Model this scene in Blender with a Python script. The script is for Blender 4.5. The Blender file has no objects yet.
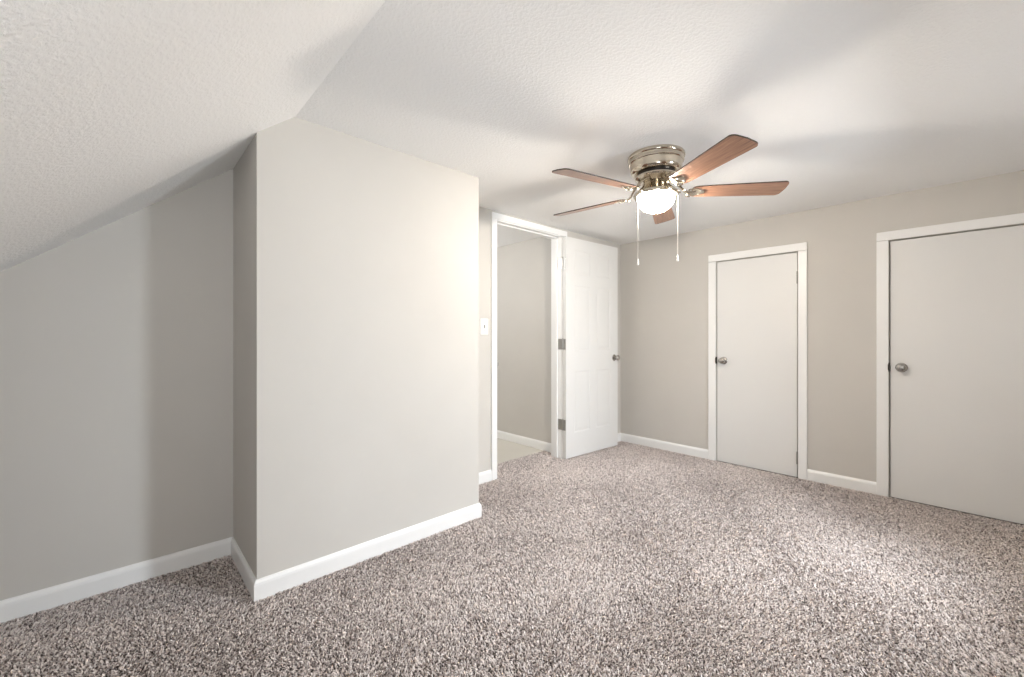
import bpy, bmesh, math, random
import numpy as np
from mathutils import Vector, Matrix

random.seed(7)
rng = np.random.default_rng(11)
scene = bpy.context.scene
COL = scene.collection
R = math.radians

# ------------------------------------------------------------------ camera
CAM_H, PHI, FPX, CY = 1.1159, 0.8208, 416.6, 336.73
cd = bpy.data.cameras.new('camera')
cd.sensor_width = 36.0
cd.lens = FPX / 1024.0 * 36.0
cd.shift_y = (CY - 338.5) / 1024.0
cd.clip_start = 0.02
cam = bpy.data.objects.new('camera', cd)
COL.objects.link(cam)
cam.location = (0, 0, CAM_H)
cam.rotation_euler = (math.pi / 2, 0, PHI)
scene.camera = cam

# ------------------------------------------------------------------ world, daylight, exposure
HC = 2.10                      # ceiling height
W = 0.62                       # gable wall (out of frame, right of the camera)
WIN = (1.98, 2.74, 0.82, 1.60)
FILL_WIN = (-0.55, 0.40, 0.30, 1.18)  # unseen lower gable opening behind the camera, added for the fill light  # window in the gable wall: y0, y1, z0, z1
world = bpy.data.worlds.new('world')
scene.world = world
world.use_nodes = True
world.node_tree.nodes['Background'].inputs[0].default_value = (0.80, 0.88, 1.0, 1)
world.node_tree.nodes['Background'].inputs[1].default_value = 0.6

vs = scene.view_settings
vs.view_transform = 'Standard'
vs.look = 'None'
vs.gamma = 1.0
vs.use_curve_mapping = False
vs.exposure = 1.05
scene.cycles.max_bounces = 12
scene.cycles.diffuse_bounces = 8
scene.cycles.transparent_max_bounces = 12
scene.cycles.sample_clamp_indirect = 6.0

DAY_POWER = 56.0
FILL_POWER = 18.5
BULB_STRENGTH = 720.0
BOWL_STRENGTH = 48.0
HALL_POWER = 9.5


def area_light(name, loc, direction, sx, sy, power, color):
    l = bpy.data.lights.new(name, 'AREA')
    l.shape = 'RECTANGLE'
    l.size, l.size_y = sx, sy
    l.energy = power
    l.color = color
    o = bpy.data.objects.new(name, l)
    COL.objects.link(o)
    o.location = loc
    o.rotation_euler = Vector(direction).to_track_quat('-Z', 'Y').to_euler()
    return o


area_light('window_daylight', (W + 0.55, 2.48, 1.48), (-1, -0.02, -0.36),
           0.42, 0.72, DAY_POWER, (0.84, 0.92, 1.0))
# added fill light aimed upward, lifts the ceiling, slope and alcove
area_light('upward_fill', (W + 0.30, (FILL_WIN[0] + FILL_WIN[1]) / 2, (FILL_WIN[2] + FILL_WIN[3]) / 2), (-0.6, 0.2, 1.0),
           FILL_WIN[1] - FILL_WIN[0], FILL_WIN[3] - FILL_WIN[2], FILL_POWER, (0.96, 0.98, 1.0))


# ------------------------------------------------------------------ materials
def new_mat(name):
    m = bpy.data.materials.new(name)
    m.use_nodes = True
    nt = m.node_tree
    return m, nt, nt.nodes['Principled BSDF']


def node(nt, kind, **kw):
    n = nt.nodes.new(kind)
    for k, v in kw.items():
        if k in n.inputs.keys():
            n.inputs[k].default_value = v
        else:
            setattr(n, k, v)
    return n


def coords(nt, scale=(1, 1, 1)):
    tc = nt.nodes.new('ShaderNodeTexCoord')
    mp = nt.nodes.new('ShaderNodeMapping')
    mp.inputs['Scale'].default_value = scale
    nt.links.new(tc.outputs['Object'], mp.inputs['Vector'])
    return mp.outputs['Vector']


def ramp(nt, stops):
    r = nt.nodes.new('ShaderNodeValToRGB')
    el = r.color_ramp.elements
    while len(el) < len(stops):
        el.new(0.5)
    for e, (p, c) in zip(el, stops):
        e.position = p
        e.color = (*c, 1)
    return r


def paint(name, col, rough=0.55, bump=0.08, scale=260, mottle=0.02):
    m, nt, b = new_mat(name)
    v = coords(nt)
    n1 = node(nt, 'ShaderNodeTexNoise', Scale=2.2, Detail=3.0)
    nt.links.new(v, n1.inputs['Vector'])
    lo = tuple(c * (1 - mottle) for c in col)
    hi = tuple(min(1, c * (1 + mottle)) for c in col)
    r = ramp(nt, [(0.3, lo), (0.7, hi)])
    nt.links.new(n1.outputs['Fac'], r.inputs['Fac'])
    nt.links.new(r.outputs['Color'], b.inputs['Base Color'])
    b.inputs['Roughness'].default_value = rough
    n2 = node(nt, 'ShaderNodeTexNoise', Scale=float(scale), Detail=2.0)
    nt.links.new(v, n2.inputs['Vector'])
    bp = node(nt, 'ShaderNodeBump', Strength=bump, Distance=0.002)
    nt.links.new(n2.outputs['Fac'], bp.inputs['Height'])
    nt.links.new(bp.outputs['Normal'], b.inputs['Normal'])
    return m


def ceiling_texture(name, col):
    """stippled drywall texture: small raised crumbs and swirls"""
    m, nt, b = new_mat(name)
    v = coords(nt)
    n1 = node(nt, 'ShaderNodeTexNoise', Scale=80.0, Detail=3.0, Roughness=0.6, Distortion=0.15)
    nt.links.new(v, n1.inputs['Vector'])
    vo = node(nt, 'ShaderNodeTexVoronoi', Scale=60.0)
    nt.links.new(v, vo.inputs['Vector'])
    r1 = ramp(nt, [(0.42, (0, 0, 0)), (0.62, (1, 1, 1))])
    nt.links.new(n1.outputs['Fac'], r1.inputs['Fac'])
    r2 = ramp(nt, [(0.0, (1, 1, 1)), (0.35, (0, 0, 0))])
    nt.links.new(vo.outputs['Distance'], r2.inputs['Fac'])
    mx = node(nt, 'ShaderNodeMath', operation='MULTIPLY_ADD')
    nt.links.new(r2.outputs['Color'], mx.inputs[0])
    mx.inputs[1].default_value = 0.45
    nt.links.new(r1.outputs['Color'], mx.inputs[2])
    bp = node(nt, 'ShaderNodeBump', Strength=0.36, Distance=0.003)
    nt.links.new(mx.outputs[0], bp.inputs['Height'])
    nt.links.new(bp.outputs['Normal'], b.inputs['Normal'])
    b.inputs['Base Color'].default_value = (*col, 1)
    b.inputs['Roughness'].default_value = 0.85
    return m


def metal(name, col, rough):
    m, nt, b = new_mat(name)
    b.inputs['Base Color'].default_value = (*col, 1)
    b.inputs['Metallic'].default_value = 1.0
    n = node(nt, 'ShaderNodeTexNoise', Scale=40.0, Detail=2.0)
    nt.links.new(coords(nt), n.inputs['Vector'])
    mr = node(nt, 'ShaderNodeMapRange')
    mr.inputs['To Min'].default_value = rough * 0.8
    mr.inputs['To Max'].default_value = rough * 1.2
    nt.links.new(n.outputs['Fac'], mr.inputs['Value'])
    nt.links.new(mr.outputs['Result'], b.inputs['Roughness'])
    return m


def wood(name, dark, light):
    m, nt, b = new_mat(name)
    v = coords(nt, (1.6, 26, 26))
    n1 = node(nt, 'ShaderNodeTexNoise', Scale=3.0, Detail=6.0, Roughness=0.6, Distortion=0.9)
    nt.links.new(v, n1.inputs['Vector'])
    r = ramp(nt, [(0.30, dark), (0.72, light)])
    nt.links.new(n1.outputs['Fac'], r.inputs['Fac'])
    nt.links.new(r.outputs['Color'], b.inputs['Base Color'])
    b.inputs['Roughness'].default_value = 0.33
    b.inputs['Coat Weight'].default_value = 0.25
    b.inputs['Coat Roughness'].default_value = 0.2
    return m


def carpet_mat(name, stops):
    m, nt, b = new_mat(name)
    g = nt.nodes.new('ShaderNodeNewGeometry')
    v = coords(nt)
    n1 = node(nt, 'ShaderNodeTexNoise', Scale=205.0, Detail=2.0)
    nt.links.new(v, n1.inputs['Vector'])
    a = node(nt, 'ShaderNodeMath', operation='MULTIPLY_ADD')      # random per yarn + clumping
    nt.links.new(g.outputs['Random Per Island'], a.inputs[0])
    a.inputs[1].default_value = 0.62
    s = node(nt, 'ShaderNodeMath', operation='MULTIPLY_ADD')
    nt.links.new(n1.outputs['Fac'], s.inputs[0])
    s.inputs[1].default_value = 1.3
    s.inputs[2].default_value = -0.45
    nt.links.new(s.outputs[0], a.inputs[2])
    r = ramp(nt, stops)
    nt.links.new(a.outputs[0], r.inputs['Fac'])
    nt.links.new(r.outputs['Color'], b.inputs['Base Color'])
    b.inputs['Roughness'].default_value = 0.95
    b.inputs['Specular IOR Level'].default_value = 0.1
    return m


M = {}
M['wall'] = paint('greige_wall_paint', (0.585, 0.563, 0.527), rough=0.8)
M['trim'] = paint('white_trim_paint', (0.86, 0.86, 0.85), rough=0.35, bump=0.03, scale=120, mottle=0.006)
M['door'] = paint('white_door_paint', (0.75, 0.745, 0.73), rough=0.42, bump=0.04, scale=150, mottle=0.01)
M['ceiling'] = ceiling_texture('stippled_ceiling_paint', (0.90, 0.90, 0.895))
M['backing'] = paint('carpet_backing', (0.10, 0.085, 0.075), rough=0.95)
M['carpet'] = carpet_mat('carpet_yarn', [(0.16, (0.045, 0.03, 0.026)), (0.29, (0.51, 0.43, 0.40)),
                                         (0.44, (0.80, 0.715, 0.68)), (0.85, (0.89, 0.825, 0.79))])
M['vinyl'] = paint('pale_vinyl', (0.58, 0.55, 0.49), rough=0.35, bump=0.03, scale=60, mottle=0.05)
M['nickel'] = metal('polished_nickel', (0.60, 0.54, 0.45), 0.10)
M['satin'] = metal('satin_nickel', (0.44, 0.42, 0.39), 0.22)
M['steel'] = metal('dull_steel', (0.42, 0.41, 0.39), 0.4)
M['darkmetal'] = metal('dark_vent_metal', (0.06, 0.055, 0.05), 0.4)
M['wood'] = wood('cherry_blade_wood', (0.17, 0.075, 0.042), (0.42, 0.225, 0.14))
M['bladeedge'] = paint('dark_blade_edge', (0.06, 0.04, 0.03), rough=0.4)
M['plastic'] = paint('white_plastic', (0.84, 0.83, 0.81), rough=0.3, bump=0.0, mottle=0.003)
M['dark'] = paint('dark_slot', (0.05, 0.045, 0.04), rough=0.7)
M['chain'] = metal('pale_chain', (0.88, 0.86, 0.82), 0.35)


def bulb_mat():
    m, nt, b = new_mat('lit_bulb')
    b.inputs['Base Color'].default_value = (1, 1, 1, 1)
    b.inputs['Emission Color'].default_value = (1.0, 0.91, 0.81, 1)
    b.inputs['Emission Strength'].default_value = BULB_STRENGTH
    return m


def bowl_mat():
    m, nt, b = new_mat('lit_frosted_glass')
    out = nt.nodes['Material Output']
    tr = node(nt, 'ShaderNodeBsdfTransparent')
    tr.inputs['Color'].default_value = (0.97, 0.96, 0.93, 1)
    b.inputs['Base Color'].default_value = (0.95, 0.93, 0.88, 1)
    b.inputs['Roughness'].default_value = 0.15
    b.inputs['Emission Color'].default_value = (1.0, 0.91, 0.80, 1)
    b.inputs['Emission Strength'].default_value = BOWL_STRENGTH
    mix = node(nt, 'ShaderNodeMixShader')
    mix.inputs['Fac'].default_value = 0.4
    nt.links.new(tr.outputs[0], mix.inputs[1])
    nt.links.new(b.outputs[0], mix.inputs[2])
    nt.links.new(mix.outputs[0], out.inputs['Surface'])
    return m


def pane_mat():
    m, nt, b = new_mat('window_glass')
    out = nt.nodes['Material Output']
    tr = node(nt, 'ShaderNodeBsdfTransparent')
    gl = node(nt, 'ShaderNodeBsdfGlossy', Roughness=0.02)
    mix = node(nt, 'ShaderNodeMixShader')
    mix.inputs['Fac'].default_value = 0.06
    nt.links.new(tr.outputs[0], mix.inputs[1])
    nt.links.new(gl.outputs[0], mix.inputs[2])
    nt.links.new(mix.outputs[0], out.inputs['Surface'])
    return m


M['bulb'] = bulb_mat()
M['bowl'] = bowl_mat()
M['pane'] = pane_mat()


# ------------------------------------------------------------------ mesh helpers
def bx(bm, x0, x1, y0, y1, z0, z1, bevel=0.0):
    g = bmesh.ops.create_cube(bm, size=1.0)
    vs_ = g['verts']
    for v in vs_:
        v.co = Vector(((x0 + x1) / 2 + v.co.x * (x1 - x0), (y0 + y1) / 2 + v.co.y * (y1 - y0), (z0 + z1) / 2 + v.co.z * (z1 - z0)))
    if bevel > 0:
        es = list({e for v in vs_ for e in v.link_edges})
        bmesh.ops.bevel(bm, geom=es, offset=bevel, segments=2, affect='EDGES', profile=0.6)


def prism(bm, poly, x0, x1):
    """polygon in (y, z), extruded along x"""
    a = [bm.verts.new((x0, y, z)) for y, z in poly]
    b = [bm.verts.new((x1, y, z)) for y, z in poly]
    bm.faces.new(a)
    bm.faces.new(list(reversed(b)))
    n = len(poly)
    for i in range(n):
        bm.faces.new((a[i], b[i], b[(i + 1) % n], a[(i + 1) % n]))


def lathe(bm, prof, seg=64, center=(0, 0, 0), axis='Z', caps=True):
    """prof: list of (radius, height)"""
    rings = []
    for r, h in prof:
        ring = []
        for i in range(seg):
            a = 2 * math.pi * i / seg
            p = Vector((r * math.cos(a), r * math.sin(a), h))
            if axis == 'X':
                p = Vector((p.z, p.x, p.y))
            elif axis == 'Y':
                p = Vector((p.y, p.z, p.x))
            ring.append(bm.verts.new(p + Vector(center)))
        rings.append(ring)
    for a, b in zip(rings, rings[1:]):
        for i in range(seg):
            j = (i + 1) % seg
            bm.faces.new((a[i], a[j], b[j], b[i]))
    if caps:
        bm.faces.new(list(reversed(rings[0])))
        bm.faces.new(rings[-1])


def tube(bm, pts, r, seg=10):
    rings = []
    pts = [Vector(p) for p in pts]
    for k, p in enumerate(pts):
        t = (pts[min(k + 1, len(pts) - 1)] - pts[max(k - 1, 0)]).normalized()
        up = Vector((0, 0, 1)) if abs(t.z) < 0.9 else Vector((1, 0, 0))
        u = t.cross(up).normalized()
        w = u.cross(t)
        rr = r[k] if isinstance(r, (list, tuple)) else r
        rings.append([bm.verts.new(p + (u * math.cos(2 * math.pi * i / seg) + w * math.sin(2 * math.pi * i / seg)) * rr) for i in range(seg)])
    for a, b in zip(rings, rings[1:]):
        for i in range(seg):
            bm.faces.new((a[i], a[(i + 1) % seg], b[(i + 1) % seg], b[i]))
    bm.faces.new(list(reversed(rings[0])))
    bm.faces.new(rings[-1])


def plate(bm, outline, z0, z1, bevel=0.0):
    """outline in (x, y) extruded in z"""
    lo = [bm.verts.new((x, y, z0)) for x, y in outline]
    hi = [bm.verts.new((x, y, z1)) for x, y in outline]
    bm.faces.new(list(reversed(lo)))
    bm.faces.new(hi)
    n = len(outline)
    for i in range(n):
        bm.faces.new((lo[i], lo[(i + 1) % n], hi[(i + 1) % n], hi[i]))


def obj(name, bm, mat, parent=None, smooth=False, mats=None):
    bmesh.ops.recalc_face_normals(bm, faces=bm.faces)
    me = bpy.data.meshes.new(name)
    bm.to_mesh(me)
    bm.free()
    for m in (mats or [mat]):
        me.materials.append(m)
    if smooth:
        me.polygons.foreach_set('use_smooth', [True] * len(me.polygons))
        me.set_sharp_from_angle(angle=R(38))
    o = bpy.data.objects.new(name, me)
    COL.objects.link(o)
    if parent:
        o.parent = parent
    return o


def tag(o, label=None, cat=None, kind=None, group=None):
    if label: o['label'] = label
    if cat: o['category'] = cat
    if kind: o['kind'] = kind
    if group: o['group'] = group
    return o


def empty(name, loc, rotz=0.0):
    o = bpy.data.objects.new(name, None)
    COL.objects.link(o)
    o.location = loc
    o.rotation_euler = (0, 0, rotz)
    o.empty_display_size = 0.05
    return o


def copy_tree(o, parent=None):
    c = o.copy()
    COL.objects.link(c)
    if parent: c.parent = parent
    for ch in list(o.children):
        copy_tree(ch, c)
    return c


# ------------------------------------------------------------------ room shell
A = 2.0266      # box face plane x = -A
YB0, YB1 = 0.4117, 1.6069   # box from / to
B = 2.4731      # door wall plane x = -B
YW = 3.8907     # closet wall plane
CX = 2.545      # alcove wall plane x = -CX
YR, SL = 0.5601, 0.8028     # where the slope meets the flat ceiling; its gradient
YK = -1.2       # knee wall behind the camera


def zs(y):
    return HC - SL * (YR - y)


D0 = (2.127, 2.936)   # doorway (y) in the door wall
D0H = 2.043
D1 = (-1.484, -0.867, 1.789)   # closet opening x0, x1, height
D2 = (-0.331, 0.444, 1.784)
WT = 0.12             # door wall thickness
HALL_X, HALL_Y0, HALL_Y1 = -4.0, 1.2, 3.012

bm = bmesh.new(); bx(bm, -2.755, W + 0.1, YK - 0.1, YW + 0.1, -0.08, 0.0)
tag(obj('floor', bm, M['backing']), 'bedroom floor base under the speckled carpet', 'floor', 'structure')
bm = bmesh.new(); bx(bm, HALL_X - 0.1, -2.755, HALL_Y0 - 0.1, HALL_Y1 + 0.1, -0.08, 0.006)
tag(obj('floor_hall', bm, M['vinyl']), 'pale smooth hall floor beyond the open doorway', 'floor', 'structure')
bm = bmesh.new(); bx(bm, -2.65, W + 0.1, YR, YW + 0.1, HC, HC + 0.08)
tag(obj('ceiling', bm, M['ceiling']), 'flat white stippled ceiling above the fan', 'ceiling', 'structure')
bm = bmesh.new(); prism(bm, [(YR, HC), (YR, HC + 0.09), (YK - 0.1, zs(YK - 0.1) + 0.09), (YK - 0.1, zs(YK - 0.1))], -2.65, W + 0.1)
tag(obj('ceiling_slope', bm, M['ceiling']), 'white stippled sloping ceiling at upper left', 'ceiling', 'structure')
bm = bmesh.new(); bx(bm, HALL_X - 0.1, -B - WT + 0.005, HALL_Y0 - 0.1, HALL_Y1 + 0.1, HC, HC + 0.08)
tag(obj('ceiling_hall', bm, M['ceiling']), 'hall ceiling seen through the open doorway', 'ceiling', 'structure')

bm = bmesh.new()
prism(bm, [(YB0, 0), (YB1, 0), (YB1, HC + 0.01), (YR, HC + 0.01), (YB0, zs(YB0) + 0.01)], -CX, -A)
tag(obj('wall_box', bm, M['wall']), 'greige boxed-out wall jutting between alcove and doorway', 'wall', 'structure')
bm = bmesh.new()
prism(bm, [(YK - 0.1, 0), (YB0 + 0.1, 0), (YB0 + 0.1, zs(YB0 + 0.1) + 0.01), (YK - 0.1, zs(YK - 0.1) + 0.01)], -CX - 0.1, -CX)
tag(obj('wall_alcove', bm, M['wall']), 'greige alcove wall under the sloping ceiling at left', 'wall', 'structure')
bm = bmesh.new()
bx(bm, -B - WT, -B, YB1 - 0.2, D0[0], 0, HC)
bx(bm, -B - WT, -B, D0[1], YW + 0.1, 0, HC)
bx(bm, -B - WT, -B, D0[0], D0[1], D0H, HC)
tag(obj('wall_left', bm, M['wall']), 'greige wall holding the open hall doorway', 'wall', 'structure')
bm = bmesh.new()
bx(bm, -B, W, YW + 0.065, YW + 0.1, 0, HC)
bx(bm, -B, D1[0], YW, YW + 0.065, 0, HC)
bx(bm, D1[1], D2[0], YW, YW + 0.065, 0, HC)
bx(bm, D2[1], W, YW, YW + 0.065, 0, HC)
bx(bm, D1[0], D1[1], YW, YW + 0.065, D1[2], HC)
bx(bm, D2[0], D2[1], YW, YW + 0.065, D2[2], HC)
tag(obj('wall_back', bm, M['wall']), 'greige wall with the two flat closet doors', 'wall', 'structure')
bm = bmesh.new()
bx(bm, W, W + 0.1, YR, WIN[0], 0, HC)
bx(bm, W, W + 0.1, WIN[1], YW + 0.1, 0, HC)
bx(bm, W, W + 0.1, WIN[0], WIN[1], 0, WIN[2])
bx(bm, W, W + 0.1, WIN[0], WIN[1], WIN[3], HC)
prism(bm, [(YK - 0.1, 0), (FILL_WIN[0], 0), (FILL_WIN[0], zs(FILL_WIN[0])), (YK - 0.1, zs(YK - 0.1))], W, W + 0.1)
prism(bm, [(FILL_WIN[1], 0), (YR, 0), (YR, HC), (FILL_WIN[1], zs(FILL_WIN[1]))], W, W + 0.1)
prism(bm, [(FILL_WIN[0], FILL_WIN[3]), (FILL_WIN[1], FILL_WIN[3]), (FILL_WIN[1], zs(FILL_WIN[1])), (FILL_WIN[0], zs(FILL_WIN[0]))], W, W + 0.1)
bx(bm, W, W + 0.1, FILL_WIN[0], FILL_WIN[1], 0, FILL_WIN[2])
tag(obj('wall_right', bm, M['wall']), 'greige gable wall with a window', 'wall', 'structure')
bm = bmesh.new(); bx(bm, -CX, W, YK - 0.1, YK, 0, zs(YK))
tag(obj('wall_front', bm, M['wall']), 'greige low knee wall under the slope', 'wall', 'structure')
bm = bmesh.new(); bx(bm, HALL_X, -B - WT, HALL_Y1, HALL_Y1 + 0.1, 0, HC)
tag(obj('wall_hall', bm, M['wall']), 'greige hall wall seen through the open doorway', 'wall', 'structure')
bm = bmesh.new(); bx(bm, HALL_X - 0.1, HALL_X, HALL_Y0 - 0.1, HALL_Y1 + 0.1, 0, HC)
bx(bm, HALL_X, -B - WT, HALL_Y0 - 0.1, HALL_Y0, 0, HC)
tag(obj('wall_hall_end', bm, M['wall']), 'far end walls of the hall beyond the doorway', 'wall', 'structure')

# gable windows, out of frame: first brings daylight, second is added for fill
for nm, wd, lab in (('window_1', WIN, 'white gable window'), ('fill_window', FILL_WIN, 'low wide gable window under the slope, added for fill light')):
    y0, y1, z0, z1 = wd
    bm = bmesh.new()
    for (a, b, c, d) in ((y0, y0 + 0.03, z0, z1), (y1 - 0.03, y1, z0, z1), (y0 + 0.03, y1 - 0.03, z0, z0 + 0.03), (y0 + 0.03, y1 - 0.03, z1 - 0.03, z1)):
        bx(bm, W + 0.03, W + 0.07, a, b, c, d)
    win = tag(obj(nm, bm, M['trim']), lab, 'window', 'structure')
    bm = bmesh.new(); bx(bm, W + 0.045, W + 0.051, y0 + 0.03, y1 - 0.03, z0 + 0.03, z1 - 0.03)
    obj('window_pane', bm, M['pane'], win)
    bm = bmesh.new()
    for (a, b, c, d) in ((y0 - 0.06, y0, z0 - 0.06, z1), (y1, y1 + 0.06, z0 - 0.06, z1), (y0, y1, z0 - 0.06, z0)):
        bx(bm, W - 0.014, W, a, b, c, d, 0.003)
    obj('window_casing', bm, M['trim'], win)


# ------------------------------------------------------------------ baseboards: a profile swept along wall lines with mitred corners
BB_H, BB_T = 0.088, 0.013
PROF = [(0, 0), (BB_T, 0), (BB_T, BB_H - 0.022), (BB_T * 0.86, BB_H - 0.012), (BB_T * 0.5, BB_H - 0.004), (BB_T * 0.35, BB_H), (0, BB_H)]


def sweep(bm, pts, prof):
    """pts: floor polyline (x, y); the room lies on the right-hand side of travel"""
    P = [Vector((x, y)) for x, y in pts]
    rows = []
    for i, p in enumerate(P):
        ds = []
        if i > 0: ds.append((P[i] - P[i - 1]).normalized())
        if i < len(P) - 1: ds.append((P[i + 1] - P[i]).normalized())
        ns = [Vector((d.y, -d.x)) for d in ds]
        if len(ns) == 2:
            n = (ns[0] + ns[1])
            n = n / (n.length_squared / 2)
        else:
            n = ns[0]
        rows.append([bm.verts.new((p.x + n.x * o, p.y + n.y * o, z)) for o, z in prof])
    m = len(prof)
    for a, b in zip(rows, rows[1:]):
        for k in range(m):
            bm.faces.new((a[k], b[k], b[(k + 1) % m], a[(k + 1) % m]))
    bm.faces.new(rows[0])
    bm.faces.new(list(reversed(rows[-1])))


CAS = 0.062     # casing width
CT = 0.016      # casing thickness


def baseboard(name, pts, label):
    bm = bmesh.new()
    sweep(bm, pts, PROF)
    return tag(obj(name, bm, M['trim']), label, 'baseboard', 'structure')


baseboard('baseboard_alcove', [(-CX, YK), (-CX, YB0), (-A, YB0), (-A, YB1), (-B, YB1), (-B, D0[0] - 0.047)],
          'white baseboard wrapping the alcove and the boxed-out wall')
baseboard('baseboard_left', [(-B, D0[1] + 0.050), (-B, YW), (D1[0] - CAS - 0.006, YW)], 'white baseboard from behind the open door to the narrow closet')
baseboard('baseboard_back', [(D1[1] + CAS, YW), (D2[0] - CAS, YW)], 'short white baseboard between the two closet doors')
baseboard('baseboard_right', [(D2[1] + CAS, YW), (W, YW), (W, YK)], 'white baseboard along the gable wall')
baseboard('baseboard_front', [(W, YK), (-CX, YK)], 'white baseboard along the low knee wall')
baseboard('baseboard_hall', [(HALL_X, HALL_Y1), (-B - WT, HALL_Y1)], 'white baseboard on the hall wall beyond the doorway')


# ------------------------------------------------------------------ door trim
# hall doorway: jamb lining, stop, casing
bm = bmesh.new()
jt = 0.016
bx(bm, -B - WT - 0.004, -B + 0.002, D0[0], D0[0] + jt, 0, D0H)
bx(bm, -B - WT - 0.004, -B + 0.002, D0[1] - jt, D0[1], 0, D0H)
bx(bm, -B - WT - 0.004, -B + 0.002, D0[0], D0[1], D0H - jt, D0H)
bx(bm, -B - 0.078, -B - 0.042, D0[0] + jt, D0[0] + jt + 0.011, 0, D0H - jt, 0.002)
bx(bm, -B - 0.078, -B - 0.042, D0[1] - jt - 0.011, D0[1] - jt, 0, D0H - jt, 0.002)
bx(bm, -B - 0.078, -B - 0.042, D0[0] + jt, D0[1] - jt, D0H - jt - 0.011, D0H - jt, 0.002)
# room-side casing, its head trimmed close under the low ceiling
for (a, b, c, d) in ((D0[0] - 0.047, D0[0] + 0.005, 0, 2.034), (D0[1] - 0.006, D0[1] + 0.050, 0, 2.034), (D0[0] - 0.047, D0[1] + 0.050, 2.034, 2.082)):
    bx(bm, -B, -B + CT, a, b, c, d, 0.003)
trim1 = tag(obj('trim_1', bm, M['trim']), 'white casing and jamb of the open hall doorway', 'door frame', 'structure')
bm = bmesh.new(); bx(bm, -B - 0.034, -B + 0.004, D0[0] + jt - 0.001, D0[0] + jt + 0.0015, 0.87, 0.93)
bx(bm, -B + 0.002, -B + 0.0175, D0[0] + 0.004, D0[0] + jt + 0.0015, 0.885, 0.915)
obj('strike_plate', bm, M['steel'], trim1)

for nm, dd, lab in (('trim_2', D1, 'white casing around the narrow closet door'), ('trim_3', D2, 'white casing around the wide closet door at right')):
    bm = bmesh.new()
    for (a, b, c, d) in ((dd[0] - CAS - 0.004, dd[0] - 0.003, 0, dd[2]), (dd[1] + 0.004, dd[1] + CAS, 0, dd[2]), (dd[0] - CAS - 0.004, dd[1] + CAS, dd[2] + 0.002, dd[2] + CAS)):
        bx(bm, a, b, YW - CT, YW, c, d, 0.003)
    # door stop strips deep in the recess
    bx(bm, dd[0], dd[0] + 0.012, YW + 0.042, YW + 0.064, 0, dd[2])
    bx(bm, dd[1] - 0.012, dd[1], YW + 0.042, YW + 0.064, 0, dd[2])
    t = tag(obj(nm, bm, M['trim']), lab, 'door frame', 'structure')
    bm = bmesh.new()
    bx(bm, dd[0] - 0.0035, dd[0] + 0.001, YW - CT - 0.001, YW + 0.03, 0.875, 0.935)
    bx(bm, dd[0] - 0.0065, dd[0] - 0.0015, YW - CT - 0.002, YW - CT + 0.001, 0.885, 0.925, 0.0006)
    obj('strike_plate', bm, M['darkmetal'], t)


# ------------------------------------------------------------------ doors
def knob_set(parent, loc, outward, mat):
    """round passage knob with rosette; outward is '-Y' or '+X' style axis in parent space"""
    k = bmesh.new()
    s = {'-Y': ('Y', -1), '+Y': ('Y', 1), '+X': ('X', 1), '-X': ('X', -1)}[outward]
    prof = [(0.011, 0.0), (0.011, 0.022), (0.016, 0.027), (0.0245, 0.034), (0.0275, 0.043), (0.0262, 0.052), (0.021, 0.058), (0.012, 0.061), (0.003, 0.0615)]
    lathe(k, [(r, h * s[1]) for r, h in prof], 32, loc, s[0])
    o = obj('door_knob', k, mat, parent, smooth=True)
    r_ = bmesh.new()
    lathe(r_, [(0.032, 0.0), (0.032, 0.003 * s[1]), (0.029, 0.006 * s[1]), (0.018, 0.009 * s[1]), (0.012, 0.010 * s[1])], 32, loc, s[0])
    obj('rosette', r_, mat, o, smooth=True)
    bt = bmesh.new()
    lathe(bt, [(0.0045, 0.0612 * s[1]), (0.004, 0.0645 * s[1])], 14, loc, s[0])
    obj('lock_button', bt, M['steel'], o, smooth=True)
    return o


def hinge_closed(parent, x, z):
    h = bmesh.new()
    for k in range(5):
        lathe(h, [(0.0058, z - 0.045 + k * 0.018 + 0.0006), (0.0058, z - 0.045 + (k + 1) * 0.018 - 0.0006)], 14, (x, -0.010, 0))
    lathe(h, [(0.003, z + 0.045), (0.0065, z + 0.047), (0.005, z + 0.051), (0.002, z + 0.053)], 14, (x, -0.010, 0))
    return obj('hinge', h, M['steel'], parent, smooth=True)


def slab_door(name, x0, x1, top, label, hinges):
    root = empty(name, (x0, YW + 0.002, 0))
    tag(root, label, 'door', 'structure')
    w = x1 - x0
    bm = bmesh.new(); bx(bm, 0, w, 0, 0.035, 0.006, top, 0.0015)
    leaf = obj('door_leaf', bm, M['door'], root)
    knob_set(root, (0.056, 0, 0.905), '-Y', M['satin'])
    bm = bmesh.new(); bx(bm, -0.0015, 0.0005, 0.006, 0.030, 0.875, 0.935); bx(bm, -0.006, 0.0, 0.012, 0.024, 0.895, 0.915)
    obj('latch', bm, M['steel'], root)
    if hinges:
        for z in (0.157, 1.58):
            hinge_closed(root, w + 0.001, z)
    return root


slab_door('door_1', -1.4795, -0.8725, 1.783, 'narrow flat white closet door with knob at left', True)
slab_door('door_2', -0.3245, 0.440, 1.777, 'wide flat white closet door cut off by the right edge', False)

# open six-panel hall door, hinged at the right jamb and folded back against the wall
HX, HY = -B + 0.057, 2.916      # room-facing corner of the leaf at the hinge
ang = math.atan2(3.68 - HY, -2.372 - HX)
root = empty('door_3', (HX, HY, 0), ang)
tag(root, 'open six-panel white door folded back beside the doorway', 'door', 'structure')
DW, DT, DTOP = 0.766, 0.035, 2.022
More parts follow.
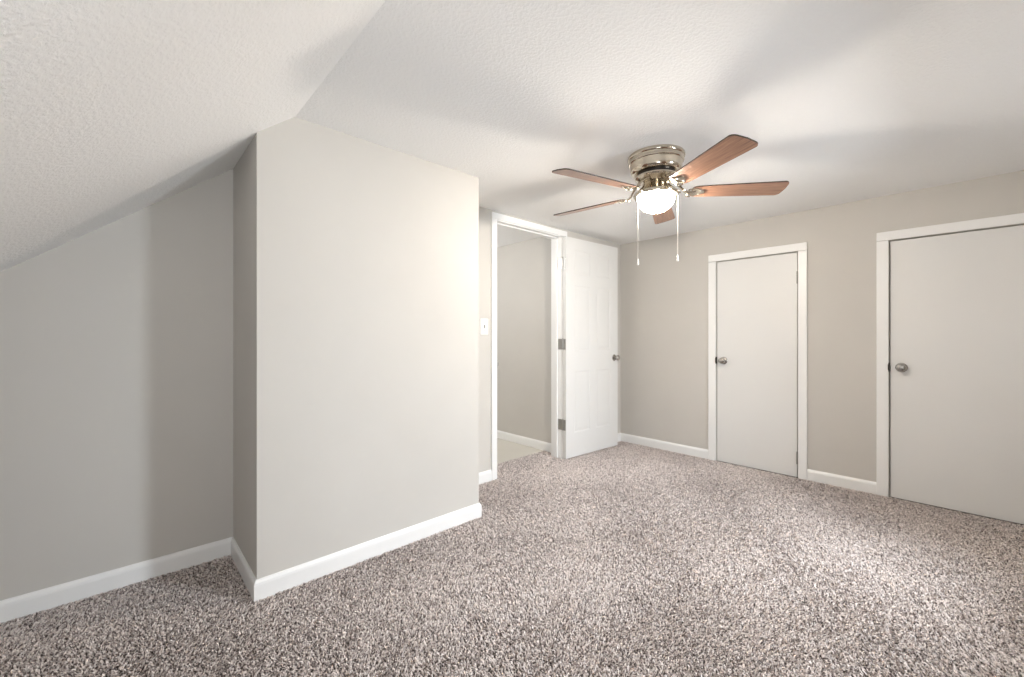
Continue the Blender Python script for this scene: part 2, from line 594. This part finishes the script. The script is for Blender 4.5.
# local x runs along the leaf from the hinge; local -y faces the room
bm = bmesh.new()
cols = [(0.0, 0.112), (0.112, 0.335), (0.335, 0.422), (0.422, 0.645), (0.645, DW)]
rows = [(0.014, 0.235), (0.235, 0.80), (0.80, 0.985), (0.985, 1.59), (1.59, 1.69), (1.69, 1.915), (1.915, DTOP)]
y_in, y_out = 0.0, DT
bx(bm, 0, DW, y_in + 0.006, y_out - 0.006, 0.014, DTOP)
for s0, s1 in ((y_in, y_in + 0.006), (y_out - 0.006, y_out)):
    for i in (0, 2, 4):
        bx(bm, cols[i][0], cols[i][1], s0, s1, 0.014, DTOP)
    for j in (0, 2, 4, 6):
        for i in (1, 3):
            bx(bm, cols[i][0], cols[i][1], s0, s1, rows[j][0], rows[j][1])
leaf3 = obj('door_leaf', bm, M['door'], root)


def raised_panel(xa, xb, za, zb, ybase, sgn):
    bm = bmesh.new()
    ring = []
    # moulding slopes down from the frame, flat groove, then the raised field
    offs = [(0.0, 0.0058), (0.010, 0.0026), (0.016, 0.0026), (0.042, 0.0052)]
    for d, h in offs:
        y = ybase + sgn * h
        ring.append([bm.verts.new((x, y, z)) for x, z in ((xa + d, za + d), (xb - d, za + d), (xb - d, zb - d), (xa + d, zb - d))])
    for a, b in zip(ring, ring[1:]):
        for k in range(4):
            bm.faces.new((a[k], a[(k + 1) % 4], b[(k + 1) % 4], b[k]))
    bm.faces.new(ring[-1])
    # close the back so the panel is a solid piece
    back = [bm.verts.new((x, ybase, z)) for x, z in ((xa, za), (xb, za), (xb, zb), (xa, zb))]
    for k in range(4):
        bm.faces.new((back[k], back[(k + 1) % 4], ring[0][(k + 1) % 4], ring[0][k]))
    bm.faces.new(list(reversed(back)))
    return bm


for j in (1, 3, 5):
    for i in (1, 3):
        obj('door_panel', raised_panel(*cols[i], *rows[j], y_in + 0.006, -1), M['door'], root)
        obj('door_panel', raised_panel(*cols[i], *rows[j], y_out - 0.006, 1), M['door'], root)
knob_set(root, (DW - 0.060, 0, 0.905), '-Y', M['satin'])
knob_set(root, (DW - 0.060, DT, 0.905), '+Y', M['satin'])
bm = bmesh.new(); bx(bm, DW - 0.0005, DW + 0.0012, 0.006, DT - 0.006, 0.875, 0.935); bx(bm, DW, DW + 0.009, 0.012, 0.024, 0.895, 0.915)
obj('latch', bm, M['steel'], root)
for z in (1.785, 1.048, 0.315):
    h = bmesh.new()                       # knuckle on the wall-side corner of the leaf edge
    for k in range(5):
        lathe(h, [(0.0055, z - 0.048 + k * 0.0192 + 0.0006), (0.0055, z - 0.048 + (k + 1) * 0.0192 - 0.0006)], 14, (-0.004, DT + 0.001, 0))
    lathe(h, [(0.003, z + 0.048), (0.006, z + 0.050), (0.005, z + 0.054), (0.002, z + 0.056)], 14, (-0.004, DT + 0.001, 0))
    hg = obj('hinge', h, M['steel'], root, smooth=True)
    h = bmesh.new()                       # plate screwed to the leaf edge
    bx(h, -0.0020, 0.0006, 0.004, DT, z - 0.048, z + 0.048)
    for zz in (-0.032, 0.0, 0.032):
        lathe(h, [(0.0036, -0.0019), (0.0028, -0.0028)], 10, (0, 0.015 + (0.006 if zz == 0 else 0), z + zz), 'X')
    obj('hinge_leaf', h, M['steel'], hg)
    h = bmesh.new()                       # plate screwed to the jamb, facing across the opening
    c, s_ = math.cos(-ang), math.sin(-ang)

    def loc2(wx, wy):
        dx, dy = wx - HX, wy - HY
        return (dx * c - dy * s_, dx * s_ + dy * c)
    yj = D0[1] - jt
    q = [loc2(-B + 0.018, yj), loc2(-B - 0.036, yj), loc2(-B - 0.036, yj - 0.0022), loc2(-B + 0.018, yj - 0.0022)]
    plate(h, q, z - 0.048, z + 0.048)
    obj('hinge_leaf', h, M['steel'], hg)

# ------------------------------------------------------------------ light switch
sw = empty('light_switch', (-B, 2.012, 1.193))
tag(sw, 'white toggle light switch on the wall left of the doorway', 'light switch')
bm = bmesh.new(); bx(bm, 0, 0.006, -0.038, 0.038, -0.061, 0.061, 0.0022)
obj('cover_plate', bm, M['plastic'], sw)
bm = bmesh.new(); bx(bm, 0.0055, 0.0068, -0.0055, 0.0055, -0.0125, 0.0125)
obj('toggle_slot', bm, M['dark'], sw)
bm = bmesh.new()
prism(bm, [(0, 0), (1, 0), (1, 1), (0, 1)], 0, 1)
for v in bm.verts:
    u, yv, zv = v.co
    v.co = Vector((0.006 + u * 0.013, (yv - 0.5) * (0.009 - 0.002 * u), (zv - 0.5) * (0.012 - 0.003 * u) + 0.004 * u))
obj('toggle', bm, M['plastic'], sw)
for z in (0.030, -0.030):
    bm = bmesh.new(); lathe(bm, [(0.0033, 0.0055), (0.0033, 0.0065), (0.002, 0.0072)], 14, (0, 0, z), 'X')
    obj('screw', bm, M['steel'], sw, smooth=True)

# ------------------------------------------------------------------ ceiling fan
FX, FY = -1.129, 2.126
fan = empty('ceiling_fan', (FX, FY, HC))
tag(fan, 'polished nickel ceiling fan with five brown blades and lit glass bowl', 'ceiling fan')


def fz(prof):           # heights given as absolute z
    return [(r, z - HC) for r, z in prof]


bm = bmesh.new()
lathe(bm, fz([(0.147, 2.0998), (0.149, 2.097), (0.149, 2.086), (0.1465, 2.082), (0.142, 2.080), (0.1405, 2.076), (0.1405, 2.070), (0.1435, 2.068), (0.1445, 2.064), (0.143, 2.060),
              (0.137, 2.057), (0.1355, 2.052), (0.1345, 2.026), (0.132, 2.016), (0.127, 2.008), (0.119, 2.004), (0.108, 2.004), (0.05, 2.004)]), 96)
obj('canopy', bm, M['nickel'], fan, smooth=True)
bm = bmesh.new()
lathe(bm, fz([(0.098, 2.006), (0.098, 1.988)]), 64)
obj('motor_vent', bm, M['darkmetal'], fan, smooth=True)
bm = bmesh.new()
lathe(bm, fz([(0.06, 1.990), (0.104, 1.990), (0.109, 1.987), (0.110, 1.980), (0.106, 1.974), (0.096, 1.969), (0.088, 1.962), (0.078, 1.957), (0.05, 1.956)]), 96)
obj('motor_housing', bm, M['nickel'], fan, smooth=True)
bm = bmesh.new()
lathe(bm, fz([(0.05, 1.958), (0.064, 1.956), (0.067, 1.950), (0.072, 1.940), (0.084, 1.924), (0.099, 1.910), (0.110, 1.902), (0.1145, 1.899), (0.1175, 1.896),
              (0.1185, 1.892), (0.1175, 1.884), (0.114, 1.879), (0.104, 1.877), (0.101, 1.878), (0.101, 1.886), (0.100, 1.900), (0.07, 1.922), (0.03, 1.932)]), 96)
kit = obj('light_fitter', bm, M['nickel'], fan, smooth=True)
for k in range(3):
    a = 2 * math.pi * (k + 0.2) / 3
    bm = bmesh.new()
    tube(bm, [(math.cos(a) * 0.117, math.sin(a) * 0.117, 1.888 - HC), (math.cos(a) * 0.127, math.sin(a) * 0.127, 1.888 - HC)], [0.004, 0.005], 12)
    obj('thumb_screw', bm, M['nickel'], kit, smooth=True)
# glass bowl: a thin shell
bm = bmesh.new()
outer = []
for k in range(19):
    t = k / 18 * math.pi / 2
    outer.append((max(0.002, 0.0985 * math.cos(t) ** 0.8), 1.878 - 0.083 * math.sin(t) ** 1.1))
lathe(bm, fz([(0.0985, 1.892)] + outer), 96, caps=False)
bowl = obj('glass_bowl', bm, M['bowl'], fan, smooth=True)
bm = bmesh.new()
lathe(bm, fz([(0.011, 1.914), (0.012, 1.880), (0.018, 1.864), (0.026, 1.848), (0.0285, 1.835), (0.025, 1.822), (0.014, 1.813), (0.003, 1.811)]), 32)
obj('bulb', bm, M['bulb'], fan, smooth=True)
bm = bmesh.new()
lathe(bm, fz([(0.017, 1.934), (0.017, 1.910), (0.015, 1.908)]), 32)
obj('lamp_socket', bm, M['plastic'], fan, smooth=True)

# blades
ZB = 1.902
R0, R1 = 0.185, 0.663


def blade_outline():
    pts = []
    wr, wt = 0.051, 0.0665
    # root end, slightly rounded
    for k in range(7):
        t = k / 6
        pts.append((R0 + 0.02 * (1 - math.sin(t * math.pi / 2)), wr * 0.62 + (wr - wr * 0.62) * (1 - math.cos(t * math.pi / 2)) if False else wr * (0.6 + 0.4 * math.sin(t * math.pi / 2))))
    pts = [(R0, 0.030)]
    for k in range(1, 7):
        t = k / 6 * math.pi / 2
        pts.append((R0 + 0.03 * (1 - math.cos(t)), 0.030 + (wr - 0.030) * math.sin(t)))
    n = 8
    for k in range(1, n):
        u = k / n
        pts.append((R0 + 0.03 + (R1 - 0.03 - R0 - 0.03) * u, wr + (wt - wr) * u ** 0.8))
    for k in range(0, 9):
        t = k / 8 * math.pi / 2
        pts.append((R1 - 0.03 + 0.026 * math.sin(t), wt - 0.028 * (1 - math.cos(t))))
    pts.append((R1, 0.0))
    top = pts
    bot = [(x, -y) for x, y in reversed(pts[:-1])]
    return [(x, y) for x, y in top] + bot


def make_blade():
    bm = bmesh.new()
    plate(bm, blade_outline(), -0.003, 0.003)
    bmesh.ops.recalc_face_normals(bm, faces=bm.faces)
    for f in bm.faces:
        f.material_index = 0 if abs(f.normal.z) > 0.5 else 1
    return bm


def make_arm():
    """cast bracket: a curved neck from the motor to a scalloped plate under the blade root"""
    bm = bmesh.new()
    # neck, flat-ish bar in an S curve (local x outwards); z relative to the blade plane
    path = [(0.085, 0.064), (0.105, 0.056), (0.125, 0.036), (0.142, 0.012), (0.160, -0.003), (0.185, -0.007), (0.205, -0.0075)]
    rings = []
    for k, (x, z) in enumerate(path):
        hw = [0.018, 0.014, 0.012, 0.012, 0.014, 0.019, 0.022][k]
        th = [0.006, 0.006, 0.006, 0.006, 0.0045, 0.0035, 0.003][k]
        rings.append([bm.verts.new((x, y, z + dz)) for y, dz in ((-hw, -th * 0.3), (-hw * 0.6, -th), (hw * 0.6, -th), (hw, -th * 0.3), (hw, th * 0.3), (hw * 0.6, th), (-hw * 0.6, th), (-hw, th * 0.3))])
    for a, b in zip(rings, rings[1:]):
        for i in range(8):
            bm.faces.new((a[i], a[(i + 1) % 8], b[(i + 1) % 8], b[i]))
    bm.faces.new(list(reversed(rings[0])))
    bm.faces.new(rings[-1])
    # scalloped plate with three lobes
    out = []
    for k in range(60):
        a = 2 * math.pi * k / 60
        r = 0.029 + 0.008 * math.cos(3 * a)
        out.append((0.214 + r * 1.05 * math.cos(a), r * 1.15 * math.sin(a)))
    plate(bm, out, -0.0075, -0.003)
    # open scroll rims either side of the neck
    for s in (-1, 1):
        pts = []
        for k in range(15):
            a = R(200) * k / 14
            pts.append((0.182 + 0.018 * math.cos(a + R(70)), s * (0.024 + 0.014 * math.sin(a + R(70)) * 1.0), -0.008))
        tube(bm, pts, 0.0038, 8)
    return bm


blade = arm = None
lean = Matrix.Rotation(0.013, 4, 'X') @ Matrix.Rotation(0.011, 4, 'Y')     # the fan hangs a touch out of true
for k in range(5):
    th = 1.339 + math.pi - k * 2 * math.pi / 5
    hub = Matrix.Translation((0, 0, ZB - HC)) @ lean @ Matrix.Rotation(th, 4, 'Z')
    if blade is None:
        blade = obj('fan_blade', make_blade(), M['wood'], fan, mats=[M['wood'], M['bladeedge']])
        arm = obj('blade_arm', make_arm(), M['nickel'], fan, smooth=True)
        screws = []
        for (x, y) in ((0.198, 0.0), (0.228, 0.020), (0.228, -0.020)):
            sb = bmesh.new()
            lathe(sb, [(0.0055, -0.0072), (0.0055, -0.0095), (0.003, -0.0112)], 14, (x, y, 0))
            screws.append(obj('blade_screw', sb, M['steel'], arm, smooth=True))
        b, a = blade, arm
    else:
        b = blade.copy(); COL.objects.link(b)
        a = arm.copy(); COL.objects.link(a)
        for s1 in screws:
            s2 = s1.copy(); COL.objects.link(s2); s2.parent = a
        b.parent = fan; a.parent = fan
    tilt = Matrix.Rotation(R(-12), 4, 'X')
    b.matrix_local = hub @ tilt
    a.matrix_local = hub @ tilt

# pull chains hang either side of the bowl
right = Vector((math.cos(PHI), math.sin(PHI), 0))
for s, zb in ((-0.103, 1.505), (0.113, 1.526)):
    p = right * s + Vector((0.012, -0.012, 0))
    bm = bmesh.new()
    z = 1.884
    while z > zb + 0.03:
        bmesh.ops.create_uvsphere(bm, u_segments=6, v_segments=4, radius=0.0018, matrix=Matrix.Translation((p.x, p.y, z - HC)))
        z -= 0.0048
    tube(bm, [(p.x, p.y, 1.884 - HC), (p.x, p.y, zb + 0.028 - HC)], 0.0012, 6)
    ch = obj('pull_chain', bm, M['chain'], fan, smooth=True)
    bm = bmesh.new()
    lathe(bm, [(0.0022, zb + 0.032 - HC), (0.0035, zb + 0.028 - HC), (0.0045, zb + 0.015 - HC), (0.0062, zb + 0.006 - HC), (0.0055, zb - HC), (0.002, zb - 0.002 - HC)], 16, (p.x, p.y, 0))
    obj('chain_fob', bm, M['plastic'], ch, smooth=True)

# unseen fill light added in the hall to brighten it, no fixture
hl = bpy.data.lights.new('hall_fill', 'POINT')
hl.energy = HALL_POWER
hl.color = (0.97, 0.98, 1.0)
hl.shadow_soft_size = 0.10
ho = bpy.data.objects.new('hall_fill', hl)
COL.objects.link(ho)
ho.location = (-3.25, 1.75, 1.9)


# ------------------------------------------------------------------ carpet pile: short bent yarn tufts over the visible floor
def carpet_pile():
    P = 0.0052
    xs = np.arange(-2.75, W - 0.02, P)
    ys = np.arange(-0.75, YW - 0.004, P)
    gx, gy = np.meshgrid(xs, ys)
    x = gx.ravel() + rng.uniform(-0.5, 0.5, gx.size) * P
    y = gy.ravel() + rng.uniform(-0.5, 0.5, gx.size) * P
    # only where the floor can be seen: in front of the camera with some margin
    d = -math.sin(PHI) * x + math.cos(PHI) * y
    r = math.cos(PHI) * x + math.sin(PHI) * y
    keep = (d > 1.0) & (np.abs(r) < d * 1.55)
    g = 0.004
    inroom = (x > -B + BB_T * 0.6) & (y < YW - BB_T * 0.6)
    alc = (x > -CX + BB_T) & (x <= -A + BB_T + g) & (y < YB0 - BB_T)
    front = (x > -A + BB_T)
    nook = (x > -B + BB_T) & (y > YB1 + BB_T)
    passage = (x <= -B + BB_T) & (y > D0[0] + jt + 0.012) & (y < D0[1] - jt - 0.012)
    side = (x <= -B + BB_T) & (x > -B - WT - 0.17) & (y > 2.0) & (y < HALL_Y1 - BB_T) & (x < -B - WT)
    closet = False
    keep &= ((front | alc | nook) & (y < YW - BB_T)) | passage | side
    x, y = x[keep], y[keep]
    n = len(x)
    az = rng.uniform(0, 2 * np.pi, n)          # ribbon facing
    lean = rng.uniform(0, 2 * np.pi, n)
    la = rng.uniform(0.003, 0.0100, n)
    h = rng.uniform(0.0065, 0.0105, n)
    hw = rng.uniform(0.0016, 0.0026, n)
    # brushed nap: the pile leans together in broad soft patches
    nx = 0.0022 * (np.sin(3.1 * x + 1.7 * y + 0.6) + np.sin(7.3 * x - 5.1 * y + 2.0) * 0.7)
    ny = 0.0022 * (np.sin(2.3 * y - 2.9 * x + 1.1) + np.sin(6.1 * y + 6.7 * x) * 0.7)
    V = np.zeros((n, 6, 3))
    for k, (u, ww) in enumerate(((0.0, 1.0), (0.62, 1.25), (1.0, 0.8))):
        tw = az + u * 1.1
        ox = np.cos(tw) * hw * ww
        oy = np.sin(tw) * hw * ww
        cx_ = x + (np.cos(lean) * la + nx) * u * u
        cy_ = y + (np.sin(lean) * la + ny) * u * u
        zz = h * u * (1 - 0.12 * u)
        V[:, 2 * k] = np.stack([cx_ - ox, cy_ - oy, zz], 1)
        V[:, 2 * k + 1] = np.stack([cx_ + ox, cy_ + oy, zz], 1)
    base = np.arange(n)[:, None] * 6
    F = np.concatenate([base + np.array([[0, 1, 3, 2]]), base + np.array([[2, 3, 5, 4]])], 1).reshape(-1, 4)
    me = bpy.data.meshes.new('carpet_pile')
    me.vertices.add(n * 6)
    me.vertices.foreach_set('co', V.reshape(-1))
    me.loops.add(F.size)
    me.loops.foreach_set('vertex_index', F.reshape(-1).astype(np.int32))
    me.polygons.add(len(F))
    me.polygons.foreach_set('loop_start', (np.arange(len(F)) * 4).astype(np.int32))
    me.update(calc_edges=True)
    me.materials.append(M['carpet'])
    o = bpy.data.objects.new('carpet_pile', me)
    COL.objects.link(o)
    tag(o, 'speckled beige and brown shag carpet covering the bedroom floor', 'carpet', 'stuff')
    print('tufts', n)
    return o


carpet_pile()
